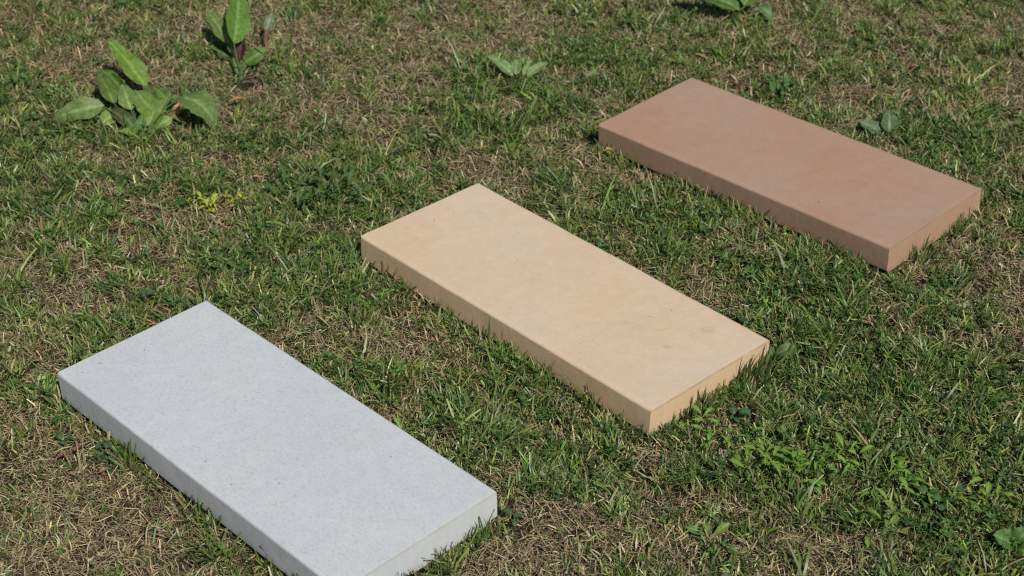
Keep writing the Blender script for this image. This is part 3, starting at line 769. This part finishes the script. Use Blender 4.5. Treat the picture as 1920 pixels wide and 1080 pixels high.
# grass tufts that stand out against the slabs
def tuft(label, px, items, group='tall grass tufts at the slab edges'):
    g = ground(*px)
    for k in SLABS:                       # rooted beside the slab, never under it
        l = slab_matrix(k).inverted() @ g
        if abs(l.x) < SL / 2 + .012 and abs(l.y) < SW / 2 + .012:
            if SL / 2 - abs(l.x) < SW / 2 - abs(l.y): l.x = math.copysign(SL / 2 + .013, l.x)
            else: l.y = math.copysign(SW / 2 + .013, l.y)
            g = slab_matrix(k) @ l; g.z = soil1(g.x, g.y)
    root = empty('grass_tuft', g); tag(root, label, 'grass tuft', group)
    for n, (dx, dy, h, w, az, lean, droop, c) in enumerate(items):
        pts = []
        b = Vector((dx, dy, 0)); p = b.copy(); e = R(lean)
        # a folded blade bending over along its length
        V, C, F = [], [], []
        N = 8; tw = n * 1.3
        d = Vector((math.cos(R(az)), math.sin(R(az)), 0)); s0 = Vector((-d.y, d.x, 0))
        for i in range(N + 1):
            t = i / N
            ww = w * (0.7 + 1.2 * t if t < .25 else 1.0) * (1 - max(0, (t - .25) / .75) ** 2.2) + 0.0003
            sd = (Matrix.Rotation(tw * .25 + t * .5, 3, 'Z') @ s0)
            for u in (-1, 0, 1):
                V.append(p + sd * (u * ww / 2) + Vector((0, 0, abs(u) * ww * .2)))
                k = 1 + .15 * (u == 0)
                C.append([x * k for x in c])
            e2 = e - R(droop) * t
            p = p + (d * math.cos(e2) + Vector((0, 0, math.sin(e2)))) * (h / N)
        for i in range(N):
            for j in range(2): F += [i * 3 + j, i * 3 + j + 1, i * 3 + j + 4, i * 3 + j + 3]
        VW = press_out(np.array([tuple(v + g) for v in V])) - np.array(tuple(g))   # leans on the slab side
        cw = VW[1::3]
        if np.linalg.norm(np.diff(cw, axis=0), axis=-1).max() > 1.8 * h / N: continue
        me = mesh_np('blade', VW, np.array(F), np.arange(N * 2) * 4, np.array(C))
        part('blade', me, M_GRASS, root)
G1, G2, G3, D1 = (.085, .15, .035), (.06, .115, .03), (.13, .19, .06), (.13, .09, .055)
rt = random.Random(8)
def fan(n, h, w, azc, cols, leanr=(55, 85), sp=.012):
    return [(rt.uniform(-sp, sp), rt.uniform(-sp, sp), h * rt.uniform(.6, 1.1), w * rt.uniform(.8, 1.2), azc + rt.uniform(-60, 60), rt.uniform(*leanr), rt.uniform(3, 30) if leanr[0] >= 68 else rt.uniform(20, 80), rt.choice(cols)) for _ in range(n)]
tuft('lone dark pointed grass blades standing before the middle of the buff slab', (916, 655), [(0, 0, .070, .0042, 60, 88, 4, G2), (.004, 0, .06, .0022, 100, 84, 14, (.16, .12, .06)), (.006, 0, .03, .003, 20, 50, 20, G1)])
tuft('tall bent grass with a dead grey blade leaning on the buff slab', (1108, 752), [
    (0, 0, .085, .0038, 150, 88, 90, G1), (.004, 0, .080, .0056, 10, 70, 20, G3), (.008, .004, .05, .004, 10, 40, 60, G1), (-.002, 0, .045, .003, 100, 82, 20, G2),
    (-.01, 0, .06, .0042, 185, 30, 20, D1), (.012, -.003, .045, .004, 95, 78, 20, G3), (.02, -.01, .04, .003, 60, 70, 40, G1)])
tuft('grass fan at the near corner of the buff slab', (1205, 822), fan(18, .052, .0036, -90, [G1, G2, G3], (68, 89), .02))
tuft('long grass spikes standing against the lit end of the buff slab', (1398, 728), fan(26, .070, .0036, -46, [G1, G2, G2, (.09, .07, .04)], (74, 89), .026))
tuft('thick dark grass at the far corner of the lit end of the buff slab', (1440, 700), fan(26, .064, .0036, -30, [G1, G2, G3], (72, 89), .026))
tuft('grass fan midway along the lit end of the buff slab', (1325, 768), fan(20, .052, .0034, -46, [G1, G2, G3], (70, 89), .024))
tuft('green grass blades curling by the far left corner of the buff slab', (758, 556), fan(12, .05, .0044, -110, [G1, G3], (60, 88), .018))
tuft('long bluish grass beside the left corner of the buff slab', (660, 500), fan(11, .085, .0042, 90, [(.07, .13, .045), G1], (45, 80)))
tuft('long bluish grass spreading behind the white slab', (560, 520), fan(11, .09, .004, 110, [(.07, .13, .045), G1, G2], (35, 75)))
tuft('spiky grass against the lit end of the pink slab', (1728, 490), fan(24, .048, .003, -46, [G1, G2, (.2, .16, .09)], (70, 89), .028))
tuft('grass fan along the shaded side of the pink slab', (1455, 462), fan(12, .046, .0034, -120, [G1, G2], (62, 88), .018))
tuft('broad blades of lush grass beyond the feathery weeds', (1620, 850), fan(12, .06, .006, 90, [(.10, .17, .04), G1], (40, 75)))
tuft('broad blades of lush grass at the outer side of the feathery weeds', (1660, 872), fan(9, .055, .006, 60, [(.10, .17, .04), G3], (35, 70)))
tuft('short dark grass at the right end of the white slab', (905, 1004), fan(12, .032, .003, -46, [G1, G2, D1], (65, 88), .02))
tuft('upright green grass midway along the shaded side of the white slab', (298, 912), fan(9, .036, .003, -120, [G1, G2], (62, 88), .016))
tuft('tall green blades standing between the white slab and the buff slab', (900, 830), fan(10, .06, .0042, 90, [G1, G3]))
tuft('tall pale blade with green base rising from grass around the pink petals', (148, 880), fan(8, .055, .0034, 90, [G1, G3, (.25, .24, .12)], (65, 88)))

# seed head before the white slab, fallen petals, dead leaves
g = ground(188, 806)
t = empty('clover_seedhead', g); tag(t, 'withered whitish clover seed head on a stem before the white slab', 'seed head')
top = at(173, 774, g.z + .022) - g
part('stem', tube_mesh('stem', [(0, 0, -.003), top * .4 + Vector((0, 0, .004)), top], .0011, .0008, (.13, .15, .07)), M_STALK, t)
for k in range(16):
    a = k * 2.4; h = k / 16
    b = top + Vector((math.cos(a) * .003 * math.sin(h * 3), math.sin(a) * .003 * math.sin(h * 3), h * .008 - .002))
    me = leaf_mesh('floret', b, b + Vector((math.cos(a) * .004, math.sin(a) * .004, .003 + .004 * h)), .0022, .1, 0, .3, 0, (.42, .40, .33), (.42, .40, .33), 'round', 4, 2, k)
    part('floret', me, M_STALK, t)
def litter(name, label, cat, px, py, z, L, az, w, c, arch=.15, shape='round', group=None):
    g = ground(px, py) + Vector((0, 0, z))
    d = Vector((math.cos(R(az)), math.sin(R(az)), .12)) * L
    me = leaf_mesh(name, -d / 2, d / 2, w, arch, .3, .5, .05, c, tuple(x * 1.15 for x in c), shape, 10, 6, int(px))
    me.materials.append(M_LEAF); o = bpy.data.objects.new(name, me); col.objects.link(o); o.location = g
    tag(o, label, cat, group)
litter('petal', 'magenta pink fallen petal held up among grass blades', 'petal', 150, 864, .026, .016, 48, .008, (.26, .075, .11))
litter('petal', 'dull pink fallen petal with a pale fold lower in the grass', 'petal', 121, 874, .022, .018, 28, .007, (.24, .08, .08))
litter('dead_leaf', 'small tan dead leaf in turf before the white slab', 'dead leaf', 197, 895, .014, .017, 30, .008, (.30, .17, .10))
litter('dead_leaf', 'orange dry leaf curling beside the wide dock leaf', 'dead leaf', 445, 206, .02, .05, 20, .008, (.38, .22, .08), .2, 'long')
litter('dead_leaf', 'curled brown dead leaf at the left corner of the buff slab', 'dead leaf', 700, 508, .016, .024, -35, .007, (.36, .22, .12), .2, 'long')
litter('dead_leaf', 'tan dead leaf lying at the left corner of the pink slab', 'dead leaf', 1140, 298, .02, .022, 5, .009, (.40, .24, .12), .2, 'long')
